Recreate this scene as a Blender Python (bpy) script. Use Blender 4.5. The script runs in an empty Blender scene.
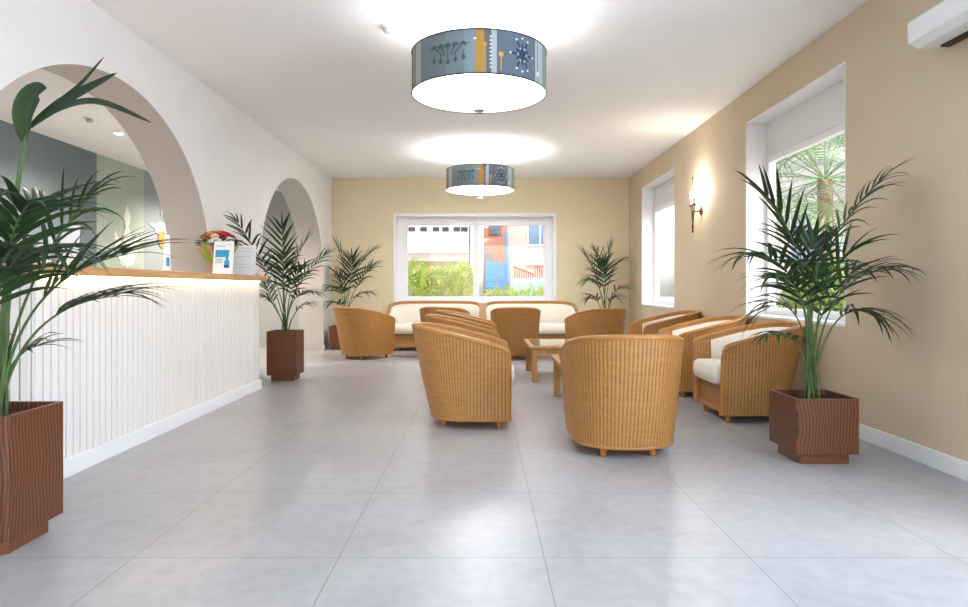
import bpy, bmesh, math, random
from mathutils import Vector, Matrix
PI = math.pi
random.seed(7)
S = bpy.context.scene
COL = S.collection

# ------------------------------------------------------------------ camera, sky, sun, exposure
F = 645.3; HOR = 288.0; VPX = 481.5; EYE = 1.05      # focal length in pixels, vanishing point, eye height
cam_d = bpy.data.cameras.new('camera'); cam = bpy.data.objects.new('camera', cam_d); COL.objects.link(cam)
cam_d.sensor_width = 36; cam_d.lens = 24.0; cam_d.clip_start = 0.05; cam_d.clip_end = 400
cam_d.shift_x = 2.5/968; cam_d.shift_y = -15.5/968
cam.location = (0, 0, EYE); cam.rotation_euler = (PI/2, 0, 0)
S.camera = cam
S.view_settings.view_transform = 'Standard'; S.view_settings.look = 'None'
S.view_settings.gamma = 1.0; S.view_settings.use_curve_mapping = False
S.view_settings.exposure = 1.0

W = bpy.data.worlds.new('sky'); S.world = W; W.use_nodes = True
nt = W.node_tree; nt.nodes.clear()
sky = nt.nodes.new('ShaderNodeTexSky'); sky.sky_type = 'NISHITA'; sky.sun_disc = False
sky.sun_elevation = math.radians(48); sky.sun_rotation = math.radians(150); sky.air_density = 1.0; sky.dust_density = 2.5
bg = nt.nodes.new('ShaderNodeBackground'); bg.inputs['Strength'].default_value = 0.30
out = nt.nodes.new('ShaderNodeOutputWorld')
nt.links.new(sky.outputs[0], bg.inputs[0]); nt.links.new(bg.outputs[0], out.inputs[0])

def light(name, kind, loc, power, color=(1, 1, 1), rot=(0, 0, 0), **kw):
    d = bpy.data.lights.new(name, kind); d.energy = power; d.color = color
    for k, v in kw.items(): setattr(d, k, v)
    o = bpy.data.objects.new(name, d); COL.objects.link(o); o.location = loc; o.rotation_euler = rot
    return o
sun = light('sun', 'SUN', (0, 0, 20), 0.9, (1.0, .95, .86), angle=math.radians(0.6))
sun.rotation_euler = Vector((0.03, 0.62, -0.75)).to_track_quat('-Z', 'Y').to_euler()
# daylight of the wide glazed entrance behind the camera
light('entrance_daylight', 'AREA', (0.2, -2.0, 1.45), 10, (.68, .82, 1.0), (PI/2, 0, 0), shape='RECTANGLE', size=4.4, size_y=2.5)

# daylight of the side window beside the camera
light('side_window_daylight', 'AREA', (2.60, 1.5, 1.7), 74, (.70, .83, 1.0), (0, PI/2, 0), shape='RECTANGLE', size=1.8, size_y=1.7)

# ------------------------------------------------------------------ helpers
def lin(c):
    c = [int(c[i:i+2], 16)/255 for i in (1, 3, 5)] if isinstance(c, str) else c
    return tuple((x/12.92 if x <= .04045 else ((x+.055)/1.055)**2.4) for x in c) + (1,)

class Nodes:
    def __init__(s, name):
        s.m = bpy.data.materials.new(name); s.m.use_nodes = True
        s.t = s.m.node_tree; s.p = s.t.nodes['Principled BSDF']; s.o = s.t.nodes['Material Output']
    def n(s, kind, **kw):
        x = s.t.nodes.new('ShaderNode' + kind)
        for k, v in kw.items():
            if k.startswith('i_'):
                x.inputs[k[2:].replace('_', ' ')].default_value = v
            else: setattr(x, k, v)
        return x
    def l(s, a, b): s.t.links.new(a, b)
    def math(s, op, a, b=None, c=None):
        x = s.t.nodes.new('ShaderNodeMath'); x.operation = op
        for i, v in enumerate((a, b, c)):
            if v is None: continue
            if isinstance(v, (int, float)): x.inputs[i].default_value = v
            else: s.l(v, x.inputs[i])
        return x.outputs[0]
    def mix(s, fac, a, b):
        x = s.t.nodes.new('ShaderNodeMix'); x.data_type = 'RGBA'
        for sock, v in ((x.inputs[0], fac), (x.inputs[6], a), (x.inputs[7], b)):
            if isinstance(v, (int, float)): sock.default_value = v
            elif isinstance(v, tuple): sock.default_value = v
            else: s.l(v, sock)
        return x.outputs[2]
    def ramp(s, fac, stops, interp='LINEAR'):
        x = s.t.nodes.new('ShaderNodeValToRGB'); x.color_ramp.interpolation = interp
        e = x.color_ramp.elements
        while len(e) > 1: e.remove(e[-1])
        e[0].position, e[0].color = stops[0][0], stops[0][1]
        for p, c in stops[1:]:
            k = e.new(p); k.color = c
        s.l(fac, x.inputs[0]); return x.outputs[0]
    def bump(s, h, strength=.3, dist=.01):
        b = s.n('Bump'); b.inputs['Strength'].default_value = strength; b.inputs['Distance'].default_value = dist
        s.l(h, b.inputs['Height']); s.l(b.outputs[0], s.p.inputs['Normal'])

def plain(name, color, rough=.6, metal=0, var=.0, scale=8, bump=0, spec=.5, emit=None, estr=0):
    N = Nodes(name); c = lin(color)
    N.p.inputs['Roughness'].default_value = rough; N.p.inputs['Metallic'].default_value = metal
    N.p.inputs['Specular IOR Level'].default_value = spec
    if var or bump:
        co = N.n('TexCoord'); tx = N.n('TexNoise'); tx.inputs['Scale'].default_value = scale; tx.inputs['Detail'].default_value = 4
        N.l(co.outputs['Object'], tx.inputs['Vector'])
        lo = tuple(x*(1-var) for x in c[:3])+(1,); hi = tuple(min(1, x*(1+var)) for x in c[:3])+(1,)
        N.l(N.ramp(tx.outputs['Fac'], [(.3, lo), (.7, hi)]), N.p.inputs['Base Color'])
        if bump: N.bump(tx.outputs['Fac'], bump, .004)
    else: N.p.inputs['Base Color'].default_value = c
    if emit:
        N.p.inputs['Emission Color'].default_value = lin(emit); N.p.inputs['Emission Strength'].default_value = estr
    return N.m

M = {}
M['white_wall'] = plain('white_wall_paint', '#efedea', .85, var=.015, scale=3, bump=.05)
M['grey_reveal'] = plain('taupe_arch_reveal', '#c2bbb5', .85, var=.015, scale=3)  # inner faces of both arches, a darker taupe than the wall face
M['ceiling'] = plain('ceiling_paint', '#f7f6f4', .9, var=.01, scale=2)
M['back_wall'] = plain('straw_wall_paint', '#e8dab8', .85, var=.02, scale=3, bump=.05)
M['beige_wall'] = plain('beige_wall_paint', '#d4c2a5', .85, var=.02, scale=3, bump=.05)
M['office_dark'] = plain('slate_wall_paint', '#6f7b80', .85, var=.02, scale=3)
M['office_mint'] = plain('mint_wall_paint', '#a9b8ab', .85, var=.02, scale=3)
M['office_grey'] = plain('blue_grey_wall_paint', '#98a3a6', .85, var=.02, scale=3)
M['end_grey'] = plain('office_end_paint', '#b4b4b0', .85, var=.02, scale=3)
M['white_trim'] = plain('white_lacquer', '#f3f3f3', .45)
M['white_plastic'] = plain('white_plastic', '#f1f1f0', .35)
M['slat_white'] = plain('white_slats', '#efeae5', .5)
M['cream'] = plain('cream_fabric', '#ebe3d3', .95, var=.03, scale=40, bump=.15)
M['dark_metal'] = plain('dark_metal', '#3b3a3a', .4, metal=.8)
M['bronze'] = plain('aged_bronze', '#6b4f38', .4, metal=.7, var=.15, scale=30)
M['chrome'] = plain('brushed_steel', '#c8c8c8', .3, metal=1)
M['soil'] = plain('potting_soil', '#33261e', .95, var=.5, scale=60, bump=.8)
M['rattan'] = plain('rattan_pole', '#b27a3a', .4, var=.12, scale=14)
M['leg_wood'] = plain('leg_wood', '#b8793c', .4, var=.12, scale=20)
M['black'] = plain('black_rubber', '#1a1a1a', .6)
M['shade_inner'] = plain('white_shade_lining', '#fbf6f3', .8)
M['bulb'] = plain('lit_bulb', '#ffffff', .5, emit='#fff3e0', estr=40)
M['downlight'] = plain('lit_downlight', '#ffffff', .5, emit='#fff1dd', estr=25)
M['led'] = plain('lit_led_strip', '#ffffff', .5, emit='#ffdca8', estr=11)
M['paper'] = plain('white_paper', '#f4f5f7', .7)
M['blue_ink'] = plain('blue_print', '#2f9ed2', .6)
M['navy_ink'] = plain('navy_print', '#27508f', .6)
M['grey_ink'] = plain('grey_print', '#b9bec4', .6)
M['mural_white'] = plain('mural_white_paint', '#dfe2da', .8)
M['mural_ochre'] = plain('mural_ochre_paint', '#d09a4c', .8)
M['shutter'] = plain('shutter_box_white', '#e9e7e3', .6)

def m_floor():
    N = Nodes('concrete_tile'); co = N.n('TexCoord'); mp = N.n('Mapping')
    mp.inputs['Location'].default_value = (-.244, -2.512, 0)
    N.l(co.outputs['Object'], mp.inputs['Vector'])
    br = N.n('TexBrick', offset=0.0, squash=1.0)
    br.inputs['Scale'].default_value = 1; br.inputs['Mortar Size'].default_value = .0024; br.inputs['Mortar Smooth'].default_value = .1
    br.inputs['Brick Width'].default_value = .8; br.inputs['Row Height'].default_value = .8; br.inputs['Bias'].default_value = 0
    br.inputs['Color1'].default_value = (.47,.47,.47,1); br.inputs['Color2'].default_value = (.53,.53,.53,1); br.inputs['Mortar'].default_value = (.5,.5,.5,1)
    N.l(mp.outputs[0], br.inputs['Vector'])
    n1 = N.n('TexNoise'); n1.inputs['Scale'].default_value = 1.7; n1.inputs['Detail'].default_value = 9; n1.inputs['Roughness'].default_value = .62; n1.inputs['Distortion'].default_value = .6
    N.l(co.outputs['Object'], n1.inputs['Vector'])
    n2 = N.n('TexNoise'); n2.inputs['Scale'].default_value = 14; n2.inputs['Detail'].default_value = 6
    N.l(co.outputs['Object'], n2.inputs['Vector'])
    a = N.ramp(n1.outputs['Fac'], [(.3, lin('#9c9c9f')), (.5, lin('#a8a8aa')), (.7, lin('#b3b2b3'))])
    b = N.mix(.18, a, N.ramp(n2.outputs['Fac'], [(.3, lin('#7d7b7b')), (.7, lin('#bebbba'))]))
    x = N.t.nodes.new('ShaderNodeMix'); x.data_type = 'RGBA'; x.blend_type = 'MIX'; x.inputs[0].default_value = .0
    N.l(b, x.inputs[6]); N.l(br.outputs['Color'], x.inputs[7])
    c = N.mix(br.outputs['Fac'], x.outputs[2], lin('#858280'))
    N.l(c, N.p.inputs['Base Color'])
    N.p.inputs['Specular IOR Level'].default_value = .4
    N.l(N.ramp(n1.outputs['Fac'], [(.3, (.285,)*3+(1,)), (.7, (.35,)*3+(1,))]), N.p.inputs['Roughness'])
    N.bump(N.math('SUBTRACT', 1.0, br.outputs['Fac']), .15, .002)
    return N.m
M['floor'] = m_floor()

def m_wicker(name, dark, mid, light_, rib=.026, row=.011):
    N = Nodes(name); uv = N.n('UVMap'); sp = N.n('SeparateXYZ'); N.l(uv.outputs[0], sp.inputs[0])
    u, v = sp.outputs[0], sp.outputs[1]
    su = N.math('ABSOLUTE', N.math('SINE', N.math('MULTIPLY', u, PI/rib)))
    half = N.math('MULTIPLY', N.math('FLOOR', N.math('DIVIDE', u, rib)), PI/2)
    sv = N.math('ABSOLUTE', N.math('SINE', N.math('ADD', N.math('MULTIPLY', v, PI/row), half)))
    h = N.math('ADD', N.math('MULTIPLY', su, .55), N.math('MULTIPLY', sv, .45))
    co = N.n('TexCoord'); nz = N.n('TexNoise'); nz.inputs['Scale'].default_value = 9; nz.inputs['Detail'].default_value = 5
    mp = N.n('Mapping'); mp.inputs['Scale'].default_value = (1, 1, 6); N.l(co.outputs['Object'], mp.inputs[0]); N.l(mp.outputs[0], nz.inputs['Vector'])
    k = N.math('ADD', N.math('MULTIPLY', h, .75), N.math('MULTIPLY', nz.outputs['Fac'], .4))
    N.l(N.ramp(k, [(.18, lin(dark)), (.5, lin(mid)), (.95, lin(light_))]), N.p.inputs['Base Color'])
    N.p.inputs['Roughness'].default_value = .42
    N.bump(h, .6, .006)
    return N.m
M['wicker'] = m_wicker('woven_wicker', '#5c3814', '#9d6a2e', '#c38f50')

def m_wood(name, c0, c1, scale=3.0, axis='X', rough=.4, bump=.05, dist=5):
    N = Nodes(name); co = N.n('TexCoord'); mp = N.n('Mapping')
    sc = {'X': (.25, 3, 3), 'Y': (3, .25, 3), 'Z': (3, 3, .25)}[axis]
    mp.inputs['Scale'].default_value = sc; N.l(co.outputs['Object'], mp.inputs[0])
    nz = N.n('TexNoise'); nz.inputs['Scale'].default_value = scale*2; nz.inputs['Detail'].default_value = 8; nz.inputs['Distortion'].default_value = dist*.1
    N.l(mp.outputs[0], nz.inputs['Vector'])
    N.l(N.ramp(nz.outputs['Fac'], [(.3, lin(c0)), (.7, lin(c1))]), N.p.inputs['Base Color'])
    N.p.inputs['Roughness'].default_value = rough; N.bump(nz.outputs['Fac'], bump, .003)
    return N.m
M['oak'] = m_wood('oak_top', '#bd8a52', '#d6a66c', 4, 'Y')
M['table_wood'] = m_wood('rattan_table_wood', '#a9743a', '#cd9858', 4, 'Z')

def m_planter():
    N = Nodes('carved_brown_wood'); co = N.n('TexCoord')
    sep = N.n('SeparateXYZ'); N.l(co.outputs['Object'], sep.inputs[0])
    nz = N.n('TexNoise'); nz.inputs['Scale'].default_value = 4; nz.inputs['Detail'].default_value = 1
    mp = N.n('Mapping'); mp.inputs['Scale'].default_value = (1, 1, 1.2); N.l(co.outputs['Object'], mp.inputs[0]); N.l(mp.outputs[0], nz.inputs['Vector'])
    s = N.math('ADD', sep.outputs[0], N.math('MULTIPLY', sep.outputs[1], 1.0))
    t = N.math('ADD', N.math('MULTIPLY', s, 330), N.math('MULTIPLY', nz.outputs['Fac'], 26))
    w = N.math('MULTIPLY', N.math('ADD', N.math('SINE', t), 1), .5)
    N.l(N.ramp(w, [(.0, lin('#3f1f0f')), (.3, lin('#65371d')), (1, lin('#734324'))]), N.p.inputs['Base Color'])
    N.p.inputs['Roughness'].default_value = .42; N.bump(w, .22, .003)
    return N.m
M['planter'] = m_planter()
M['planter_rim'] = plain('planter_edge', '#6d3f23', .4, var=.08, scale=12)

def m_leaf(name, c0, c1, c2, trans=.25):
    N = Nodes(name); uv = N.n('UVMap'); sp = N.n('SeparateXYZ'); N.l(uv.outputs[0], sp.inputs[0])
    co = N.n('TexCoord'); nz = N.n('TexNoise'); nz.inputs['Scale'].default_value = 5; N.l(co.outputs['Object'], nz.inputs['Vector'])
    vein = N.math('MULTIPLY', N.math('ABSOLUTE', N.math('SINE', N.math('MULTIPLY', sp.outputs[0], 22))), .25)
    k = N.math('ADD', N.math('MULTIPLY', nz.outputs['Fac'], .9), vein)
    col = N.ramp(k, [(.25, lin(c0)), (.55, lin(c1)), (.85, lin(c2))])
    N.l(col, N.p.inputs['Base Color']); N.p.inputs['Roughness'].default_value = .38
    tr = N.n('BsdfTranslucent'); N.l(col, tr.inputs[0]); mx = N.n('MixShader'); mx.inputs[0].default_value = trans
    N.l(N.p.outputs[0], mx.inputs[1]); N.l(tr.outputs[0], mx.inputs[2]); N.l(mx.outputs[0], N.o.inputs[0])
    return N.m
M['leaf'] = m_leaf('palm_leaf', '#142417', '#21391f', '#3d5a2c')
M['stem'] = plain('palm_stem', '#4b6432', .5, var=.2, scale=12)
M['hedge'] = m_leaf('hedge_leaf', '#5f8020', '#a4bd35', '#e3e56c', .4)
M['fan_leaf'] = m_leaf('fan_palm_leaf', '#54784a', '#7fa06a', '#b0c690', .4)
M['bark'] = plain('palm_bark', '#8a7560', .9, var=.3, scale=14, bump=.6)
M['shrub'] = m_leaf('shrub_leaf', '#4c7038', '#86a44c', '#b8cb72', .4)

def m_glass():
    N = Nodes('window_glass'); t = N.n('BsdfTransparent'); g = N.n('BsdfGlossy'); g.inputs['Roughness'].default_value = .02
    mx = N.n('MixShader'); mx.inputs[0].default_value = .05
    N.l(t.outputs[0], mx.inputs[1]); N.l(g.outputs[0], mx.inputs[2]); N.l(mx.outputs[0], N.o.inputs[0]); return N.m
M['glass'] = m_glass()
M['table_glass'] = plain('smoked_table_glass', '#8f8574', .06, spec=.9)

class MB:
    def __init__(s): s.v = []; s.f = []; s.uv = []
    def add(s, verts, faces, uvs=None):
        o = len(s.v); s.v += [tuple(p) for p in verts]
        for f in faces:
            s.f.append(tuple(o+i for i in f)); s.uv.append([uvs[i] for i in f] if uvs else None)
        return s
    def box(s, x0, x1, y0, y1, z0, z1):
        v = [(x, y, z) for z in (z0, z1) for y in (y0, y1) for x in (x0, x1)]
        return s.add(v, [(0,2,3,1),(4,5,7,6),(0,1,5,4),(2,6,7,3),(0,4,6,2),(1,3,7,5)])
    def lathe(s, prof, seg=24, c=(0,0,0), M4=None, arc=None):
        n = len(prof); v = []; uv = []
        closed = arc is None
        k = seg if closed else seg+1
        for i in range(k):
            a = 2*PI*i/seg if closed else arc[0]+(arc[1]-arc[0])*i/seg
            for r, z in prof:
                p = Vector((r*math.cos(a), r*math.sin(a), z))
                if M4: p = M4 @ p
                v.append(p+Vector(c)); uv.append((i/seg, z))
        f = []
        for i in range(seg):
            j = (i+1) % k
            for q in range(n-1): f.append((i*n+q, j*n+q, j*n+q+1, i*n+q+1))
        if closed:
            if prof[0][0] > 1e-6: f.append(tuple(i*n for i in reversed(range(seg))))
            if prof[-1][0] > 1e-6: f.append(tuple(i*n+n-1 for i in range(seg)))
        return s.add(v, f, uv)
    def tube(s, pts, r, seg=8, caps=True, flat=1.0, up=Vector((0,0,1))):
        pts = [Vector(p) for p in pts]; n = len(pts); v = []; uv = []
        rr = r if isinstance(r, (list, tuple)) else [r]*n
        L = 0
        for i, p in enumerate(pts):
            t = (pts[min(i+1, n-1)]-pts[max(i-1, 0)]).normalized()
            a = up.cross(t)
            if a.length < .05: a = Vector((1,0,0)).cross(t)
            if a.length < .05: a = Vector((0,1,0)).cross(t)
            a.normalize(); b = t.cross(a)
            if i: L += (p-pts[i-1]).length
            for k in range(seg):
                an = 2*PI*k/seg
                v.append(p+a*(rr[i]*math.cos(an))+b*(rr[i]*flat*math.sin(an))); uv.append((L, k/seg))
        f = [(i*seg+k, i*seg+(k+1) % seg, (i+1)*seg+(k+1) % seg, (i+1)*seg+k) for i in range(n-1) for k in range(seg)]
        if caps: f += [tuple(reversed(range(seg))), tuple((n-1)*seg+k for k in range(seg))]
        return s.add(v, f, uv)
    def grid(s, P, uvf=None, flip=False):
        n, m = len(P), len(P[0]); v = [p for r in P for p in r]
        uv = [uvf(i, j) for i in range(n) for j in range(m)] if uvf else None
        f = [(i*m+j, (i+1)*m+j, (i+1)*m+j+1, i*m+j+1) for i in range(n-1) for j in range(m-1)]
        if flip: f = [tuple(reversed(q)) for q in f]
        return s.add(v, f, uv)
    def build(s, name, mat, parent=None, smooth=False, bevel=0, seg=2, loc=None, sub=0, fix=True, angle=40):
        me = bpy.data.meshes.new(name); me.from_pydata(s.v, [], s.f)
        if any(u for u in s.uv):
            l = me.uv_layers.new(name='UVMap'); i = 0
            for u in s.uv:
                for q in (u or [(0, 0)]*0): l.data[i].uv = q; i += 1
                if not u: i += 0
        me.update()
        if fix:
            bm = bmesh.new(); bm.from_mesh(me); bmesh.ops.recalc_face_normals(bm, faces=bm.faces); bm.to_mesh(me); bm.free()
        o = bpy.data.objects.new(name, me); COL.objects.link(o)
        mats = mat if isinstance(mat, (list, tuple)) else [mat]
        for m_ in mats: me.materials.append(m_)
        if parent: o.parent = parent
        if loc: o.location = loc
        if bevel:
            b = o.modifiers.new('bevel', 'BEVEL'); b.width = bevel; b.segments = seg; b.limit_method = 'ANGLE'; b.angle_limit = math.radians(40)
        if sub:
            b = o.modifiers.new('sub', 'SUBSURF'); b.levels = sub; b.render_levels = sub
        if smooth:
            for p in me.polygons: p.use_smooth = True
            if angle and not sub:
                try: me.set_sharp_from_angle(angle=math.radians(angle))
                except Exception: pass
        return o

def thing(name, label, cat, loc=(0,0,0), rz=0, group=None):
    o = bpy.data.objects.new(name, None); COL.objects.link(o); o.empty_display_size = .1
    o.location = loc; o.rotation_euler = (0, 0, rz); o['label'] = label; o['category'] = cat
    if group: o['group'] = group
    return o
def tag(o, label, cat, group=None, kind=None):
    o['label'] = label; o['category'] = cat
    if group: o['group'] = group
    if kind: o['kind'] = kind
    return o
def struct(o, label, cat):
    o['kind'] = 'structure'; o['label'] = label; o['category'] = cat; return o
def dup(root, label, loc, rz=0, group=None, scale=None):
    r = root.copy(); COL.objects.link(r); r.location = loc; r.rotation_euler = (0, 0, rz); r['label'] = label
    if group: r['group'] = group
    if scale: r.scale = (scale,)*3
    for ch in root.children:
        c = ch.copy(); COL.objects.link(c); c.parent = r
        for g in ch.children:
            d = g.copy(); COL.objects.link(d); d.parent = c
    return r
def at(px, py, depth):          # a point of the place from where it appears and how far off it stands
    return Vector(((px-VPX)*depth/F, depth, EYE+(HOR-py)*depth/F))

# ------------------------------------------------------------------ room shell
XL, XR, YB, YF, ZC = -2.68, 2.645, 11.55, -2.2, 3.02
XO = -4.95; ZO = 2.78; TL = .40        # office behind the arches
struct(MB().box(XO-.2, XR+.3, YF-.3, YB+.3, -.12, 0).build('floor', M['floor']), 'grey concrete tile floor with thin square joints', 'floor')
struct(MB().box(XL-.0, XR+.3, YF-.3, YB+.3, ZC, ZC+.15).build('ceiling', M['ceiling']), 'smooth white ceiling over the lounge', 'ceiling')

def arch_z(y, cy, rx, cz, rz):
    t = (y-cy)/rx
    return None if abs(t) >= 1 else cz+rz*math.sqrt(1-t*t)
A1 = (4.77, 1.60, 1.20, 1.40, 1.12); A2 = (9.36, 1.57, 1.20, 1.42, 0.0)      # centre, half width, springing, rise, sill
def left_wall():
    w = MB(); r = MB()
    ys = [YF, ]
    for (cy, rx, cz, rz, sill) in (A1, A2):
        ys += [cy-rx*math.cos(PI*i/64) for i in range(65)]
    ys.append(YB)
    x0, x1 = XL, XL-TL
    for a, b in zip(ys[:-1], ys[1:]):
        mid = (a+b)/2; hole = None
        for A in (A1, A2):
            if abs(mid-A[0]) < A[1]: hole = A
        if not hole:
            w.add([(x,y,z) for x in (x1,x0) for y in (a,b) for z in (0,ZC)], [(0,1,3,2),(4,5,7,6),(0,2,6,4),(1,3,7,5)]); continue
        cy, rx, cz, rz, sill = hole
        za = arch_z(a, cy, rx, cz, rz) or cz; zb = arch_z(b, cy, rx, cz, rz) or cz
        for x in (x0, x1): w.add([(x,a,za),(x,b,zb),(x,b,ZC),(x,a,ZC)], [(0,1,2,3)])
        r.add([(x0,a,za),(x0,b,zb),(x1,b,zb),(x1,a,za)], [(0,1,2,3)])
        if sill: w.box(x1, x0, a, b, 0, sill)
    for (cy, rx, cz, rz, sill) in (A1, A2):
        for y in (cy-rx, cy+rx):
            r.add([(x0,y,sill),(x0,y,cz),(x1,y,cz),(x1,y,sill)], [(0,1,2,3)])
    o = struct(w.build('wall_left', M['white_wall'], fix=False), 'white wall with two round arches behind the reception', 'wall')
    r.build('arch_reveal', M['grey_reveal'], o, fix=False, smooth=True, angle=35)
left_wall()
# office behind the arches
struct(MB().box(XO, XL-TL, YF, YB, ZO, ZO+.1).build('ceiling_office', M['ceiling']), 'lower white ceiling of the office behind the arches', 'ceiling')
ow = MB().box(XO-.2, XO, YF, 8.30, 0, ZC).build('wall_office', M['office_dark'])
struct(ow, 'slate painted office wall behind the large arch', 'wall')
MB().box(XO-.2, XO, 8.30, 9.46, 0, ZC).build('mint_panel', M['office_mint'], ow)
MB().box(XO-.2, XO, 9.46, YB, 0, ZC).build('grey_panel', M['office_grey'], ow)
struct(MB().box(XO, XL, YB, YB+.3, 0, ZC).build('wall_office_end', M['end_grey']), 'grey end wall of the office seen through the small arch', 'wall')
struct(MB().box(XO, XL-TL, YF-.2, YF, 0, ZC).build('wall_office_front', M['office_dark']), 'slate front wall of the office', 'wall')

# back wall with window, right wall with two windows
BW = (-1.58, 1.34, .775, 2.385)
b = MB()
b.box(XL, BW[0], YB, YB+.3, 0, ZC); b.box(BW[1], XR+.3, YB, YB+.3, 0, ZC)
b.box(BW[0], BW[1], YB, YB+.3, 0, BW[2]); b.box(BW[0], BW[1], YB, YB+.3, BW[3], ZC)
struct(b.build('wall_back', M['back_wall']), 'beige end wall around the wide white window', 'wall')
RW = [(.6, 2.4), (4.69, 6.46), (8.85, 10.65)]; RZ = (.765, 2.70)
b = MB(); ys = [YF]+[y for p in RW for y in p]+[YB]
for i in range(0, 8, 2): b.box(XR, XR+.3, ys[i], ys[i+1], 0, ZC)
for y0, y1 in RW: b.box(XR, XR+.3, y0, y1, 0, RZ[0]); b.box(XR, XR+.3, y0, y1, RZ[1], ZC)
struct(b.build('wall_right', M['beige_wall']), 'beige side wall with two tall windows', 'wall')
# entrance front, behind the camera
b = MB().box(XL, -2.1, YF-.25, YF, 0, ZC).box(2.45, XR+.3, YF-.25, YF, 0, ZC).box(-2.1, 2.45, YF-.25, YF, 2.75, ZC)
struct(b.build('wall_front', M['white_wall']), 'white entrance wall with a wide opening', 'wall')

# baseboards
struct(MB().box(XR-.014, XR, YF, YB, 0, .105).build('baseboard_right', M['white_trim'], bevel=.004), 'white baseboard along the beige side wall', 'baseboard')
struct(MB().box(XL+.014, XR-.014, YB-.014, YB, 0, .105).build('baseboard_back', M['white_trim'], bevel=.004), 'white baseboard along the beige end wall', 'baseboard')
struct(MB().box(XL, XL+.014, A2[0]+A2[1], YB-.014, 0, .09).box(XL, XL+.014, 6.9, A2[0]-A2[1], 0, .09).build('baseboard_left', M['white_trim'], bevel=.004), 'white baseboard along the arched wall', 'baseboard')

# back window
def back_window():
    x0, x1, z0, z1 = BW; y = YB
    fr = MB(); e = .055
    fr.box(x0-.0, x0+e, y-.012, y+.24, z0, z1); fr.box(x1-e, x1, y-.012, y+.24, z0, z1)
    fr.box(x0+e, x1-e, y-.012, y+.24, z1-e, z1); fr.box(x0+e, x1-e, y-.03, y+.24, z0, z0+.03)
    o = struct(fr.build('window_1', M['white_trim'], bevel=.004), 'wide white two-pane sliding window in the end wall', 'window')
    f = MB(); yy = y+.15
    L, R, B, T = -1.34, 1.13, .90, 2.185
    f.box(x0+e, L, yy, yy+.08, z0+.03, z1-e).box(R, x1-e, yy, yy+.08, z0+.03, z1-e).box(L, R, yy, yy+.08, T, z1-e).box(L, R, yy, yy+.08, z0+.03, B)
    f.build('window_frame', M['white_trim'], o, bevel=.006)
    f = MB(); f.box(-.15, -.04, yy-.02, yy+.07, B, T); f.build('centre_stile', M['white_trim'], o, bevel=.006)
    h = MB().box(-.105, -.085, yy-.045, yy-.02, 1.42, 1.56); h.build('window_handle', M['white_plastic'], o, bevel=.004)
    for a, c in ((L, -.15), (-.04, R)):
        MB().box(a, c, yy+.035, yy+.041, B, T).build('window_pane', M['glass'], o)
    return o
back_window()
def side_window(n, y0, y1, label):
    e = .012; x = XR; z0, z1 = RZ
    fr = MB(); fr.box(x+.001, x+.29, y0, y0+e, z0, z1).box(x+.001, x+.29, y1-e, y1, z0, z1)
    fr.box(x+.001, x+.29, y0+e, y1-e, z1-e, z1)
    o = struct(fr.build(f'window_{n}', M['white_trim']), label, 'window')
    MB().box(x-.012, x+.24, y0+e, y1-e, z0, z0+.025).build('window_sill', M['white_trim'], o, bevel=.004)
    MB().box(x+.20, x+.28, y0+e, y1-e, 2.355, z1-e).build('shutter_box', M['shutter'], o)
    f = MB(); xa = x+.205; s = .032
    ya, yb, za, zb = y0+e, y1-e, z0+.025, 2.355
    f.box(xa, xa+.07, ya, ya+s, za, zb).box(xa, xa+.07, yb-s, yb, za, zb).box(xa, xa+.07, ya+s, yb-s, zb-s, zb).box(xa, xa+.07, ya+s, yb-s, za, za+s)
    f.build('window_frame', M['white_trim'], o, bevel=.005)
    f = MB(); ym = (ya+yb)/2; q = .036
    f.box(xa-.012, xa+.045, ya+s, ya+s+q, za+s, zb-s).box(xa-.012, xa+.045, yb-s-q, yb-s, za+s, zb-s).box(xa-.012, xa+.045, ya+s+q, yb-s-q, zb-s-q, zb-s).box(xa-.012, xa+.045, ya+s+q, yb-s-q, za+s, za+s+q)
    f.build('sash', M['white_trim'], o, bevel=.005)
    MB().box(xa+.02, xa+.026, ya+s+q, yb-s-q, za+s+q, zb-s-q).build('window_pane', M['glass'], o)
side_window(2, *RW[1], 'tall white window behind the large potted palm in the side wall')
side_window(4, *RW[0], 'tall white window in the side wall beside the entrance, outside the frame')
side_window(3, *RW[2], 'tall narrow-looking white window past the wall sconce')

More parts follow.
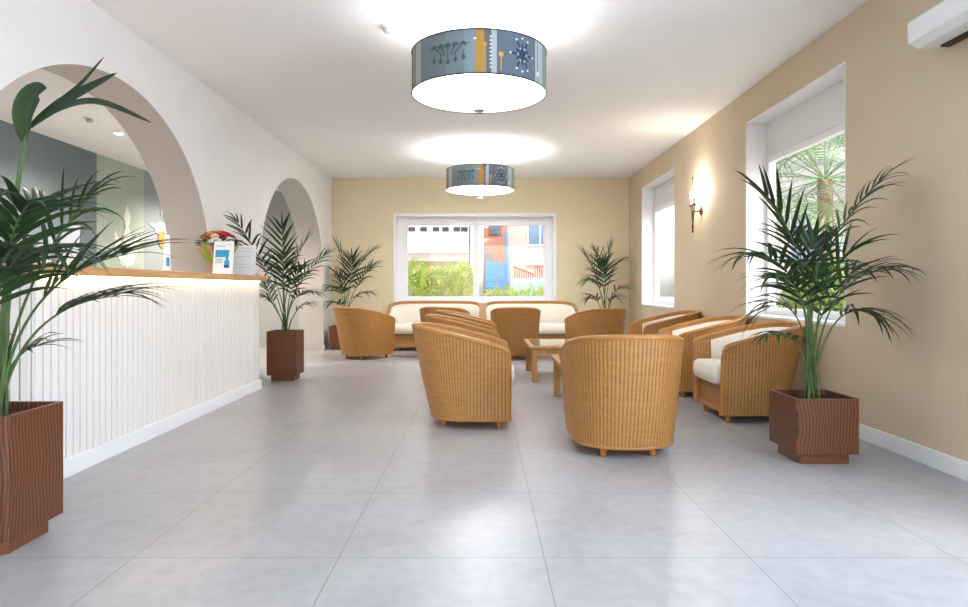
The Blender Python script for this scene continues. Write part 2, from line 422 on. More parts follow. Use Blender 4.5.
# ------------------------------------------------------------------ reception counter
def counter():
    x0, x1, y0, y1 = -2.655, -2.31, 3.34, 6.72
    t = thing('reception_counter', 'long white slatted reception counter with a light oak top', 'reception counter', (x1, y0, 0))
    X = lambda v: v-x1
    Ly = y1-y0
    MB().box(X(x0), -.02, .02, Ly-.02, .0, 1.11).build('counter_body', M['slat_white'], t)
    f = MB(); n = 54; p = Ly/n
    f.box(-.02, -.011, 0, Ly, .1, 1.11)
    for i in range(n): f.box(-.011, 0, i*p+.006, (i+1)*p-.006, .1, 1.11)
    f.build('slatted_front', M['slat_white'], t, bevel=.003)
    f = MB(); n = 6; p = (X(x1)-X(x0)-.02)/n
    for i in range(n): f.box(X(x0)+i*p+.005, X(x0)+(i+1)*p-.005, -.012, .02, .1, 1.11)
    f.build('slatted_end', M['slat_white'], t, bevel=.003)
    f = MB(); n = 6
    for i in range(n): f.box(X(x0)+i*p+.005, X(x0)+(i+1)*p-.005, Ly-.02, Ly+.008, .1, 1.11)
    f.build('slatted_end', M['slat_white'], t, bevel=.003)
    MB().box(X(x0), .018, -.018, Ly+.014, 0, .1).build('plinth', M['white_trim'], t, bevel=.003)
    MB().box(X(x0), .065, -.06, Ly+.03, 1.12, 1.175).build('oak_top', M['oak'], t, bevel=.004)
    MB().box(.004, .016, .03, Ly-.03, 1.108, 1.119).build('light_strip', M['led'], t)['label'] = 'warm lit strip under the oak top'
    return t
counter()

# ------------------------------------------------------------------ wicker seating
def plan(Wd, Df, Db, e, n=40):
    # from the front end of one arm, round the back, to the front end of the other
    pts = []
    for i in range(7): pts.append((Wd/2, -Df+Df*i/7))
    for i in range(n+1):
        a = PI*i/n; c, s = math.cos(a), math.sin(a)
        pts.append((Wd/2*math.copysign(abs(c)**(2/e), c), Db*abs(s)**(2/e)))
    for i in range(7): pts.append((-Wd/2, -Df*(i+1)/7))
    return pts
def seat_shell(root, Wt, Wb, Df, Dbt, Dbb, zb, zarm, zback, e, cushions=1):
    top, bot = plan(Wt, Df, Dbt, e), plan(Wb, Df, Dbb, e); N = len(top)
    def rim(i):
        t = min(1, max(0, (top[i][1]+Df)/(Df+Dbt)))
        return zarm+(zback-zarm)*(1-(1-t)**1.3)
    H = zback-zb
    us = [0]
    for i in range(1, N): us.append(us[-1]+math.dist(top[i], top[i-1]))
    def pos(i, z, off=0):
        s = (z-zb)/H; s = s*(1+.18*(1-s))
        x = bot[i][0]*(1-s)+top[i][0]*s; y = bot[i][1]*(1-s)+top[i][1]*s
        if off:
            a, b_ = top[max(i-1, 0)], top[min(i+1, N-1)]
            tx, ty = b_[0]-a[0], b_[1]-a[1]; l = math.hypot(tx, ty) or 1
            nx, ny = -ty/l, tx/l         # inward
            x += nx*off; y += ny*off
        return Vector((x, y, z))
    th = .038; nz = 14
    m = MB()
    out = [[pos(i, zb+(rim(i)-zb)*j/nz) for j in range(nz+1)] for i in range(N)]
    inn = [[pos(i, zb+(rim(i)-zb)*j/nz, th) for j in range(nz+1)] for i in range(N)]
    uvf = lambda i, j: (us[i], zb+(rim(i)-zb)*j/nz)
    m.grid(out, uvf); m.grid(inn, uvf, True)
    for j in (0, nz): m.grid([[out[i][j], inn[i][j]] for i in range(N)], lambda i, k: (us[i], zb+k*th), j == nz)
    for i in (0, N-1): m.grid([[out[i][j], inn[i][j]] for j in range(nz+1)], lambda j, k: (k*th, j*.05), i == 0)
    m.build('wicker_shell', M['wicker'], root, smooth=True, angle=60)
    # rattan rim running over the arms and down both front posts
    path = []
    zf = rim(0)
    for k in range(9): path.append(pos(0, zb+(zf-.02-zb)*k/8, th/2)+Vector((0, -.006, 0)))
    path.append(pos(0, zf, th/2)+Vector((0, .004, 0)))
    for i in range(1, N-1): path.append(pos(i, rim(i), th/2)+Vector((0, 0, .006)))
    path.append(pos(N-1, zf, th/2)+Vector((0, .004, 0)))
    for k in range(9): path.append(pos(N-1, zf-.02-(zf-.02-zb)*k/8, th/2)+Vector((0, -.006, 0)))
    MB().tube(path, .024, 10, flat=.8).build('rattan_rim', M['rattan'], root, smooth=True, angle=60)
    # bottom rail
    MB().tube([pos(i, zb+.006, .012) for i in range(N)], .015, 8).build('bottom_rail', M['rattan'], root, smooth=True)
    # front apron
    wi = Wb/2-th+.004; a = MB()
    P = [[Vector((-wi+2*wi*i/8, -Df+.028, zb+(.295-zb)*j/4)) for j in range(5)] for i in range(9)]
    Q = [[p+Vector((0, .03, 0)) for p in r] for r in P]
    uva = lambda i, j: (2*wi*i/8, .05*j)
    a.grid(P, uva, True); a.grid(Q, uva)
    for j in (0, 4): a.grid([[P[i][j], Q[i][j]] for i in range(9)], lambda i, k: (i*.1, k*.03))
    a.build('front_apron', M['wicker'], root)
    # seat frame (deck) following the inside of the shell
    z0, z1 = zb+.01, zb+.05; d = MB()
    ring0 = [pos(i, z0, th-.002) for i in range(N)]; ring1 = [Vector((p.x, p.y, z1)) for p in ring0]
    v = ring0+ring1; f = [tuple(range(N)), tuple(reversed(range(N, 2*N)))]+[(i, (i+1) % N, N+(i+1) % N, N+i) for i in range(N)]
    d.add(v, f); d.build('seat_frame', M['leg_wood'], root)
    # seat cushions
    zs0, zs1 = .29, .445
    yb_ = Dbb*.72
    for c in range(cushions):
        w = 2*(wi-.012)/cushions; xa = -wi+.012+c*w+.004; xb = xa+w-.008
        m = MB(); nn = 28; rows = []
        for lev, (zz, sh) in enumerate(((zs0, .035), (zs0+.02, .008), ((zs0+zs1)/2, 0), (zs1-.02, .006), (zs1, .03), (zs1+.010, .12))):
            r = []
            for i in range(nn):
                an = 2*PI*i/nn; cx, sy = math.cos(an), math.sin(an); ee = 2/9
                px = (xa+xb)/2+((xb-xa)/2-sh)*math.copysign(abs(cx)**ee, cx)
                ya_, y2 = -Df-.065, yb_
                py = (ya_+y2)/2+((y2-ya_)/2-sh)*math.copysign(abs(sy)**ee, sy)
                r.append(Vector((px, py, zz)))
            rows.append(r+[r[0]])
        m.grid(rows); m.add(rows[0][:-1], [tuple(reversed(range(nn)))]); m.add(rows[-1][:-1], [tuple(range(nn))])
        o = m.build('seat_cushion', M['cream'], root, smooth=True, angle=70)
    # padded lining inside back and arms
    i0, i1 = 3, N-4; m = MB(); lo = .40
    def pad(i, z, d): return pos(i, z, th+d)
    rows = []
    for i in range(i0, i1+1):
        hi = rim(i)-.028; edge = min(1, min(i-i0, i1-i)/4); tk = .012+.05*edge*(.45+.55*min(1, max(0, (top[i][1]+Df*.3)/Dbt)))
        prof = [(lo, .001), (lo+.005, tk*.6), (lo+(hi-lo)*.3, tk), (lo+(hi-lo)*.7, tk*.95), (hi-.02, tk*.7), (hi, tk*.3), (hi, .001)]
        rows.append([pad(i, z, d_) for z, d_ in prof])
    m.grid(rows); m.add(rows[0], [tuple(range(7))]); m.add(rows[-1], [tuple(reversed(range(7)))])
    m.build('back_cushion', M['cream'], root, smooth=True, angle=60)
    # legs
    lx = Wb/2-.075
    spots = [(lx, -Df+.06), (-lx, -Df+.06), (lx*.62, Dbb-.11), (-lx*.62, Dbb-.11)]
    if cushions > 1: spots = [(lx, -Df+.06), (-lx, -Df+.06), (lx*.92, Dbb-.09), (-lx*.92, Dbb-.09)]
    for (x, y) in spots:
        MB().lathe([(.017, 0), (.020, .004), (.027, zb+.02)], 14).build('leg', M['leg_wood'], root, smooth=True, loc=(x, y, 0))
CH = dict(Wt=.755, Wb=.645, Df=.30, Dbt=.44, Dbb=.29, zb=.066, zarm=.59, zback=.752, e=2.25)
GC = 'wicker tub armchairs'
proto = thing('tub_armchair', 'wicker tub armchair nearest in the middle, its round back turned to us', 'armchair', (.915, 4.22, 0), 0, GC)
proto.rotation_euler.z = PI-.06
proto.rotation_euler.z = PI
seat_shell(proto, **CH)
# local front is -Y: rz=PI faces away from the entrance, PI/2 faces +X, -PI/2 faces -X
spots = [
 ('wicker tub armchair seen side-on, frontmost of the row facing right', -.105, 5.09, PI/2-.01),
 ('wicker tub armchair directly behind the front side-on chair of the left row', -.15, 6.75, PI/2+.02),
 ('wicker tub armchair third and farthest in the left row facing right', -.14, 8.15, PI/2+.02),
 ('wicker tub armchair nearest along the beige side wall, beside the large potted palm', 2.17, 5.30, -PI/2),
 ('wicker tub armchair second along the beige side wall', 2.18, 6.47, -PI/2),
 ('wicker tub armchair farthest along the beige side wall, near the far side window', 2.22, 7.90, -PI/2),
 ('wicker tub armchair with its back to us, alone at far left before the corner palm', -1.78, 9.70, PI-.62),
 ('wicker tub armchair with its back to us in front of the left wicker sofa', -.56, 9.85, PI-.15),
 ('wicker tub armchair with its back to us, left of the coffee table', .51, 9.70, PI),
 ('wicker tub armchair turned away to the left behind the coffee table', 1.66, 9.25, PI+.34),
]
for (lab, x, y, rz) in spots: dup(proto, lab, (x, y, 0), rz, GC)
SO = dict(Wt=1.62, Wb=1.50, Df=.34, Dbt=.44, Dbb=.35, zb=.062, zarm=.55, zback=.80, e=3.6, cushions=2)
sofa = thing('wicker_sofa', 'two-seat wicker sofa with cream cushions under the left half of the window', 'sofa', (-.80, 11.05, 0), 0, 'wicker sofas under the window')
seat_shell(sofa, **SO)
dup(sofa, 'two-seat wicker sofa with cream cushions under the right half of the window', (.84, 11.05, 0), 0, 'wicker sofas under the window')

def coffee_table(label, x, y, w, d, h=.40):
    t = thing('coffee_table', label, 'coffee table', (x, y, 0), 0, 'glass-topped coffee tables')
    f = MB(); e = .055
    f.box(-w/2, w/2, -d/2, -d/2+e, h-.035, h).box(-w/2, w/2, d/2-e, d/2, h-.035, h)
    f.box(-w/2, -w/2+e, -d/2+e, d/2-e, h-.035, h).box(w/2-e, w/2, -d/2+e, d/2-e, h-.035, h)
    f.build('table_frame', M['table_wood'], t, bevel=.012, seg=3)
    MB().box(-w/2+e-.004, w/2-e+.004, -d/2+e-.004, d/2-e+.004, h-.012, h-.003).build('glass_top', M['table_glass'], t)
    a = MB(); k = .035; ah = .06
    a.box(-w/2+k, w/2-k, -d/2+k, -d/2+k+.02, h-.035-ah, h-.035).box(-w/2+k, w/2-k, d/2-k-.02, d/2-k, h-.035-ah, h-.035)
    a.box(-w/2+k, -w/2+k+.02, -d/2+k+.02, d/2-k-.02, h-.035-ah, h-.035).box(w/2-k-.02, w/2-k, -d/2+k+.02, d/2-k-.02, h-.035-ah, h-.035)
    a.build('apron', M['table_wood'], t, bevel=.003)
    for sx in (-1, 1):
        for sy in (-1, 1):
            MB().box(-.032, .032, -.032, .032, 0, h-.036).build('leg', M['table_wood'], t, bevel=.008, loc=(sx*(w/2-.055), sy*(d/2-.055), 0))
    return t
coffee_table('low wooden coffee table with a glass top in the middle of the seating', .93, 7.72, .78, 1.1)
coffee_table('low wooden coffee table mostly hidden behind the nearest tub armchair', 1.03, 5.90, .70, .9)

# ------------------------------------------------------------------ palms in planters
def frond(root, P, leaf_len, leaf_w, n, start=.45, droop=.5, spread=52, side=None, stem_r=.007, rnd=random):
    """P = points of the rachis in the plant's own space (quadratic through control)."""
    P0, P1, P2 = [Vector(p) for p in P]
    B = lambda t: P0*(1-t)**2+P1*2*t*(1-t)+P2*t*t
    T = lambda t: ((P1-P0)*2*(1-t)+(P2-P1)*2*t).normalized()
    pts = [B(i/18) for i in range(19)]
    lf = MB()
    def leaflet(o, d, up, L, w):
        d = d.normalized(); s = d.cross(up)
        if s.length < .05: s = d.cross(Vector((1, 0, 0)))
        s.normalize(); nrm = s.cross(d).normalized()
        K = 6; V = []; UV = []
        p = o.copy(); dd = d.copy()
        dr = droop*(.6+.8*rnd.random())
        for k in range(K+1):
            q = k/K; ww = w*(min(1, .35+q*4))*(1-q**2.2)*.5+.0006
            V += [p-s*ww+nrm*(ww*.30), p.copy(), p+s*ww+nrm*(ww*.30)]; UV += [(0, q), (.5, q), (1, q)]
            dd = (dd+Vector((0, 0, -dr/K*(.5+q)))).normalized(); p = p+dd*(L/K)
            nrm = s.cross(dd).normalized()
        f = [(k*3+j, k*3+3+j, k*3+4+j, k*3+1+j) for k in range(K) for j in (0, 1)]
        lf.add(V, f, UV)
    for i in range(n):
        q = (i+.5)/n; t = start+(1-start)*q
        o = B(t); tg = T(t)
        sd = side.copy() if side is not None else tg.cross(Vector((0, 0, 1)))
        if sd.length < .1: sd = Vector((1, 0, 0))
        sd = (sd-tg*sd.dot(tg)).normalized(); up = sd.cross(tg).normalized()
        if up.z < 0: up = -up
        L = leaf_len*(.55+.75*math.sin(PI*min(1, .18+q*.72)))*.85
        an = math.radians(spread*(1-.55*q))
        for sg in (-1, 1):
            j = rnd.uniform(-.12, .12)
            d = tg*math.cos(an+j)+sd*(sg*math.sin(an+j))+up*(.18+rnd.uniform(-.08, .12))
            leaflet(o, d, up, L*rnd.uniform(.85, 1.12), leaf_w*rnd.uniform(.8, 1.15))
    leaflet(P2, T(1), Vector((0, 0, 1)), leaf_len*.6, leaf_w*.8)
    # leaves that reach a wall bend along it
    lo_, hi_ = Vector((XL+.02, -9, -9))-root.location, Vector((XR-.02, YB-.02, 9))-root.location
    def bend(p): return (max(lo_.x, min(hi_.x, p[0])), min(hi_.y, p[1]), p[2])
    lf.v = [bend(p) for p in lf.v]; pts = [Vector(bend(p)) for p in pts]
    o = lf.build('frond', M['leaf'], root, smooth=True, fix=False, angle=0)
    MB().tube(pts, [stem_r*(1-.75*i/18) for i in range(19)], 6).build('frond_stem', M['stem'], o, smooth=True)
    return o

def planter_parts(t, w, h, ph=.066):
    r = w/2; k = .035
    def sq(rr, z, c=.010): # chamfered square ring
        return [(rr, -rr+c, z), (rr, rr-c, z), (rr-c, rr, z), (-rr+c, rr, z), (-rr, rr-c, z), (-rr, -rr+c, z), (-rr+c, -rr, z), (rr-c, -rr, z)]
    m = MB(); rings = [sq(r, ph), sq(r, h), sq(r-.018, h, .008), sq(r-.018, h-.06, .008)]
    n = 8; v = [p for R in rings for p in R]; f = [tuple(reversed(range(8)))]
    for a in range(3):
        for i in range(8): j = (i+1) % 8; f.append((a*8+i, a*8+j, a*8+8+j, a*8+8+i))
    m.add(v, f); b = m.build('planter', M['planter'], t, fix=False)
    m = MB(); v = sq(r-k, 0, .02)+sq(r-k, ph+.001, .02); f = [tuple(reversed(range(8))), tuple(range(8, 16))]+[(i, (i+1) % 8, 8+(i+1) % 8, 8+i) for i in range(8)]
    m.add(v, f); m.build('plinth', M['planter_rim'], b)
    m = MB(); g = 14; s = r-.0185
    P = [[Vector((-s+2*s*i/g, -s+2*s*j/g, h-.04+random.uniform(-.006, .008))) for j in range(g+1)] for i in range(g+1)]
    def clip(p):
        c = .008; q = s+s-c
        if abs(p.x)+abs(p.y) > q: k_ = q/(abs(p.x)+abs(p.y)); p.x *= k_; p.y *= k_
        return p
    m.grid([[clip(p) for p in r_] for r_ in P]); m.build('soil', M['soil'], t, smooth=True)

def palm(label, x, y, w, h, fronds, leaf_len, leaf_w, seed, stem_r=.008, group='potted palms'):
    t = thing('potted_palm', label, 'potted plant', (x, y, 0), 0, group)
    planter_parts(t, w, h)
    rnd = random.Random(seed)
    for fr in fronds:
        mx, my, tx, ty, dy = fr[:5]; opt = fr[5] if len(fr) > 5 else {}
        base = Vector((rnd.uniform(-.035, .035), rnd.uniform(-.035, .035), h-.045))
        if 'base' in opt: base = Vector((*opt['base'], h-.045))
        k = tx-VPX
        lim = (XR-.20 if k > 0 else XL+.14)*F/k if abs(k) > 20 else 99     # keep the tip inside the room
        dy = min(dy, lim-y, YB-.12-y)
        mid = at(mx, my, y+dy*.35)-Vector((x, y, 0)); tip = at(tx, ty, y+dy)-Vector((x, y, 0))
        ctrl = mid*2-(base+tip)*.5      # passes through mid half way
        frond(t, (base, ctrl, tip), leaf_len*opt.get('l', 1), leaf_w*opt.get('w', 1), max(5, round(opt.get('n', 12)*.78)), opt.get('s', .5), opt.get('d', .5)*1.35, opt.get('a', 52), stem_r=stem_r, rnd=rnd, side=opt.get('side'))
    return t
def young_leaf(t):
    # the half-opened young leaf standing above the others: one broad folded blade and three long leaflets
    o0 = t.location; D = o0.y; L = lambda px, py, dy=0: at(px, py, D+dy)-o0
    st = [L(0, 395), L(8, 300), L(14, 215), L(20, 170), L(26, 138), L(31, 122)]
    m = MB()
    def blade(pts, w, fold=.25, wp=.45):
        K = 14; P = [Vector(p) for p in pts]; V = []; UV = []
        def B(q):
            s_ = q*(len(P)-1); i = min(int(s_), len(P)-2); f = s_-i
            a, b_ = P[max(i-1, 0)], P[min(i+2, len(P)-1)]
            return ((P[i]*2)+(P[i+1]-a)*f+(a*2-P[i]*5+P[i+1]*4-b_)*f*f+(P[i]*3-a-P[i+1]*3+b_)*f**3)*.5
        for k in range(K+1):
            q = k/K; p = B(q); d = (B(min(1, q+.02))-B(max(0, q-.02))).normalized()
            s_ = d.cross(Vector((0, -1, .35))).normalized(); n_ = s_.cross(d)
            ww = w*.5*max(0, math.sin(PI*min(1, q**(math.log(.5)/math.log(wp)))))**.75+.001
            V += [p-s_*ww+n_*ww*fold, p, p+s_*ww+n_*ww*fold]; UV += [(0, q), (.5, q), (1, q)]
        m.add(V, [(k*3+j, k*3+3+j, k*3+4+j, k*3+1+j) for k in range(K) for j in (0, 1)], UV)
    blade([L(25, 145), L(26, 118, .02), L(36, 96, .04), L(47, 88, .03)], .105, .5, .55)
    blade([L(26, 142), L(24, 120, -.02), L(29, 100, -.04), L(38, 88, -.02)], .07, .4, .55)
    blade([L(30, 125), L(55, 105, .03), L(80, 85, .06), L(104, 57, .1)], .022)
    blade([L(29, 128), L(60, 105), L(90, 88), L(117, 73)], .05, .3, .4)
    blade([L(28, 130), L(62, 108, -.05), L(100, 102, -.1), L(152, 123, -.15)], .03)
    o = m.build('frond', M['leaf'], t, smooth=True, fix=False, angle=0)
    MB().tube(st, [.012, .011, .010, .009, .008, .005], 8).build('frond_stem', M['stem'], o, smooth=True)
X1 = Vector((1, 0, 0)); XZ = Vector((.6, .2, 1))
palm('large potted palm in a brown planter before the tall side window', 2.05, 4.00, .375, .393, [
  (803, 275, 764, 196, -.1, dict(n=8, s=.62, d=.25, w=1.35, a=34)),
  (820, 275, 882, 180, .15, dict(n=15, s=.55, d=.9)),
  (809, 285, 815, 240, .1, dict(n=7, l=.75, s=.60, d=.1, a=46, w=1.1, side=X1)),
  (822, 300, 852, 250, -.25, dict(n=9, s=.50, d=.5)),
  (820, 320, 856, 268, .25, dict(n=9, s=.5, d=.6)),
  (797, 288, 745, 255, -.2, dict(n=14, s=.5, d=.9)),
  (834, 303, 892, 270, -.1, dict(n=14, s=.5, d=.9)),
  (836, 322, 876, 318, .1, dict(n=10, s=.55, d=1.0)),
  (797, 318, 765, 310, .15, dict(n=10, s=.5, d=.9)),
  (797, 345, 767, 335, -.25, dict(n=7, s=.55, d=.9, l=.6)),
  (806, 290, 792, 235, .4, dict(n=11, s=.5, d=.6)),
  (811, 300, 822, 262, -.45, dict(n=10, s=.5, d=.9)),
  (804, 310, 775, 275, -.4, dict(n=10, s=.5, d=.9)),
 ], .33, .027, 3)
PA = palm('large potted palm in a tall brown planter at the near end of the reception', -2.005, 2.665, .345, .553, [
  (30, 290, 92, 195, .1, dict(n=10, s=.52, d=1.0, w=1.2)),
  (38, 305, 128, 254, .05, dict(n=12, s=.52, d=.35, a=30)),
  (38, 330, 118, 296, .0, dict(n=9, s=.62, d=.6, a=22)),
  (2, 270, -60, 190, .1, dict(n=12, s=.5, d=.7)),
  (5, 280, 28, 205, -.35, dict(n=12, s=.5, d=.7)),
  (8, 290, 50, 250, -.4, dict(n=11, s=.5, d=.8)),
  (-12, 300, -80, 250, -.1, dict(n=12, s=.5, d=.8)),
  (8, 270, 45, 200, .4, dict(n=12, s=.5, d=.7)),
  (12, 365, 42, 345, .1, dict(n=6, s=.6, d=.7, l=.55)),
  (-5, 310, -20, 270, -.4, dict(n=11, s=.5, d=.8)),
  (-8, 350, -50, 350, .1, dict(n=8, s=.5, d=.8)),
 ], .34, .028, 11, stem_r=.008)
young_leaf(PA)
palm('potted palm in a tall brown planter by the far end of the reception counter', -2.252, 7.42, .335, .562, [
  (270, 280, 236, 220, -.1, dict(n=13, s=.55, d=.6)),
  (283, 280, 282, 226, .1, dict(n=11, s=.5, d=.2, side=X1)),
  (290, 278, 308, 238, .15, dict(n=12, s=.5, d=.7)),
  (296, 290, 325, 255, -.1, dict(n=12, s=.5, d=.6)),
  (277, 285, 258, 258, .2, dict(n=10, s=.5, d=.9)),
  (275, 308, 266, 298, -.1, dict(n=9, s=.5, d=.9, l=.7)),
  (274, 303, 264, 280, .15, dict(n=9, s=.5, d=.8, l=.8)),
  (296, 312, 308, 304, .1, dict(n=8, s=.5, d=.9, l=.7)),
  (294, 300, 314, 292, -.2, dict(n=9, s=.5, d=.8, l=.8)),
  (284, 290, 284, 254, -.35, dict(n=11, s=.5, d=.8)),
  (290, 295, 300, 268, -.3, dict(n=10, s=.5, d=.8)),
 ], .30, .027, 5)
palm('potted palm in a low brown planter in the far left corner', -2.40, 11.10, .365, .40, [
  (345, 282, 336, 244, .0, dict(n=11, s=.5, d=.4)),
  (352, 280, 374, 250, .0, dict(n=11, s=.5, d=.6)),
  (355, 290, 372, 266, -.2, dict(n=11, s=.5, d=.7)),
  (342, 295, 328, 288, -.1, dict(n=10, s=.5, d=.8)),
  (353, 300, 370, 293, -.1, dict(n=9, s=.5, d=.8, l=.8)),
  (344, 294, 337, 274, .1, dict(n=9, s=.5, d=.5)),
  (350, 285, 352, 258, .1, dict(n=10, s=.5, d=.4, side=X1)),
  (341, 306, 330, 304, -.2, dict(n=8, s=.5, d=.8, l=.8)),
 ], .34, .032, 8)
palm('potted palm in a low brown planter in the far right corner beyond the seating', 2.13, 11.10, .365, .40, [
  (598, 283, 584, 254, .0, dict(n=9, s=.5, d=.3, w=1.3)),
  (602, 280, 595, 252, .1, dict(n=10, s=.5, d=.7)),
  (606, 278, 612, 246, .0, dict(n=10, s=.5, d=.3)),
  (609, 282, 620, 262, -.1, dict(n=10, s=.5, d=.8)),
  (600, 290, 587, 281, -.1, dict(n=10, s=.5, d=.9)),
  (612, 296, 628, 289, -.1, dict(n=7, s=.6, d=.4)),
  (598, 302, 589, 298, -.1, dict(n=9, s=.5, d=.9, l=.8)),
  (610, 304, 616, 298, -.1, dict(n=8, s=.5, d=.9, l=.8)),
  (604, 285, 603, 262, -.15, dict(n=12, s=.45, d=.5, side=X1)),
 ], .34, .034, 9)

# ------------------------------------------------------------------ drum pendants
def m_shade():
    N = Nodes('printed_lamp_fabric'); uv = N.n('UVMap'); sp = N.n('SeparateXYZ'); N.l(uv.outputs[0], sp.inputs[0])
    st = []
    def U(px): return .5+math.asin(max(-1, min(1, (px-479.4)/67.5)))/(2*PI)
    cols = [(0, '#7f877a'), (U(412.5), '#5f6350'), (U(415), '#a7a598'), (U(416.5), '#6d7068'), (U(418), '#b5b8b4'), (U(424), '#7d8b90'), (U(448), '#84959b'),
            (U(466), '#8fa4ae'), (U(474.6), '#d19c47'), (U(483.2), '#76787a'), (U(490.2), '#c3cbd2'), (U(495.5), '#6d7c8c'), (U(531.8), '#c8cccc'), (U(534), '#7f8f98'), (U(535.5), '#bcc7cb'), (U(540), '#8fa09a'), (U(545), '#6d7a70')]
    col = N.ramp(sp.outputs[0], [(p, lin(c)) for p, c in cols], 'CONSTANT')
    co = N.n('TexCoord'); nz = N.n('TexNoise'); nz.inputs['Scale'].default_value = 90; N.l(co.outputs['Object'], nz.inputs['Vector'])
    col = N.mix(N.math('MULTIPLY', nz.outputs['Fac'], .2), col, lin('#59646b'))
    N.l(col, N.p.inputs['Base Color']); N.p.inputs['Roughness'].default_value = .8
    tr = N.n('BsdfTranslucent'); N.l(col, tr.inputs[0]); mx = N.n('MixShader'); mx.inputs[0].default_value = .12
    N.l(N.p.outputs[0], mx.inputs[1]); N.l(tr.outputs[0], mx.inputs[2]); N.l(mx.outputs[0], N.o.inputs[0])
    return N.m
M['shade'] = m_shade()
M['motif_grey'] = plain('motif_grey_print', '#4f5c63', .8)
M['motif_navy'] = plain('motif_navy_print', '#35465f', .8)
M['motif_white'] = plain('motif_white_print', '#e4e9ee', .8)
M['motif_gold'] = plain('motif_gold_print', '#d8a850', .8)
RD, ZB, ZT = .487, 2.455, 2.745
def drum_lamp(label, y, bulb, glow):
    x = -.018
    t = thing('drum_pendant', label, 'ceiling lamp', (x, y, ZC), 0, 'printed drum pendants')
    z0, z1 = ZB-ZC, ZT-ZC
    def ring(r, n=96):
        P = []
        for i in range(n+1):
            a = -PI/2+(i/n-.5)*2*PI
            P.append([Vector((r*math.cos(a), r*math.sin(a), z0)), Vector((r*math.cos(a), r*math.sin(a), z1))])
        return P
    sh = MB().grid(ring(RD), lambda i, j: (i/96, j)).build('lamp_shade', M['shade'], t, smooth=True, fix=False, angle=0)
    MB().grid(ring(RD-.004), None, True).build('shade_lining', M['shade_inner'], t, smooth=True, fix=False, angle=0)
    for z in (z0, z1): MB().tube([Vector((RD*math.cos(2*PI*i/72), RD*math.sin(2*PI*i/72), z)) for i in range(73)], .005, 6, False).build('shade_hoop', M['dark_metal'], t, smooth=True)
    MB().lathe([(0, z0+.045), (RD-.05, z0+.045), (RD-.045, z0+.05), (RD-.05, z0+.055), (0, z0+.055)], 72).build('diffuser', plain('lit_diffuser', '#ffffff', .6, emit='#f8fbff', estr=glow), t, smooth=True, angle=30)
    MB().lathe([(0, z0-.125), (.03, z0-.122), (.042, z0-.112), (.03, z0-.104), (.008, z0-.10), (.006, z0+.045)], 24).build('finial', M['chrome'], t, smooth=True)
    MB().lathe([(0, 0), (.07, 0), (.072, -.02), (.06, -.03), (0, -.03)], 32).build('ceiling_rose', M['white_plastic'], t, smooth=True, angle=40)
    MB().tube([(0, 0, -.03), (0, 0, z0+.05)], .008, 8).build('suspension_rod', M['white_plastic'], t, smooth=True)
    sp = MB()
    for k in range(3):
        a = PI/2+2*PI*k/3; sp.tube([(0, 0, z1-.05), (RD*math.cos(a), RD*math.sin(a), z1-.012)], .004, 6)
    sp.build('spider_frame', M['chrome'], t)
    # printed motifs on the cloth
    def on(u, v, r=RD+.0025):
        a = -PI/2+u/RD
        return Vector((r*math.cos(a), r*math.sin(a), z0+v))
    def blob(m, u, v, w, h, an=0, n=10):
        P = [on(u, v)]
        for i in range(n):
            q = 2*PI*i/n; a_, b_ = w*math.cos(q), h*math.sin(q)
            P.append(on(u+a_*math.cos(an)-b_*math.sin(an), v+a_*math.sin(an)+b_*math.cos(an)))
        m.add(P, [(0, i+1, (i+1) % n+1) for i in range(n)])
    def line(m, u0, v0, u1, v1, w):
        L = math.hypot(u1-u0, v1-v0); nx, ny = -(v1-v0)/L*w, (u1-u0)/L*w; k = 6; V = []
        for i in range(k+1):
            q = i/k; V += [on(u0+(u1-u0)*q+nx, v0+(v1-v0)*q+ny), on(u0+(u1-u0)*q-nx, v0+(v1-v0)*q-ny)]
        m.add(V, [(2*i, 2*i+1, 2*i+3, 2*i+2) for i in range(k)])
    m = MB(); c = -.21           # leafy branch emblem left of the gold stripe
    for k in range(5):
        u = c-.11+.055*k; line(m, u, .20, c+(u-c)*.35, .13, .004); blob(m, u, .205, .014, .008)
        blob(m, u-.012, .19, .010, .006, .6); blob(m, u+.012, .19, .010, .006, -.6)
        blob(m, u, .085+.012*abs(k-2), .013, .016); line(m, u, .15, u, .09, .003)
    line(m, c-.15, .20, c+.15, .20, .0025); line(m, c, .21, c, .07, .004)
    m.build('branch_print', M['motif_grey'], t, fix=False)
    m = MB(); c = .31; dot = lambda *q: (lambda d: (blob(d, *q), d.build('printed_dot', M['motif_white'], t, fix=False)))(MB())
    for k in range(12):
        a = 2*PI*k/12; r = .105 if k % 2 == 0 else .07
        line(m, c, .15, c+r*math.cos(a)*.85, .15+r*math.sin(a), .005); blob(m, c+r*.62*math.cos(a), .15+r*.7*math.sin(a), .017, .009, a)
        if k % 2 == 0 or k in (3, 9): dot(c+.105*math.cos(a)*.9, .15+.11*math.sin(a), .0085, .0085)
    blob(m, c, .15, .03, .04)
    for k in range(6): dot(c+.035*math.cos(k*PI/3), .15+.045*math.sin(k*PI/3), .006, .006)
    m.build('snowflake_print', M['motif_navy'], t, fix=False)
    for k in range(9): dot(.078, .04+.025*k, .008, .006)
    dot(-.025, .225, .012, .008); dot(.47, .06, .014, .018)
    g = MB(); line(g, .148, .02, .148, .12, .004); blob(g, .148, .13, .018, .018); line(g, .042, .0, .042, .19, .004); blob(g, .042, .19, .012, .012)
    g.build('pin_print', M['motif_gold'], t, fix=False)
    ins = light('pendant_bulb', 'POINT', (0, 0, z0+.17), bulb, (.98, .98, 1), shadow_soft_size=.28); ins.parent = t
    return t
drum_lamp('large printed grey drum pendant hanging nearest to us', 4.70, 6.5, 3.2)
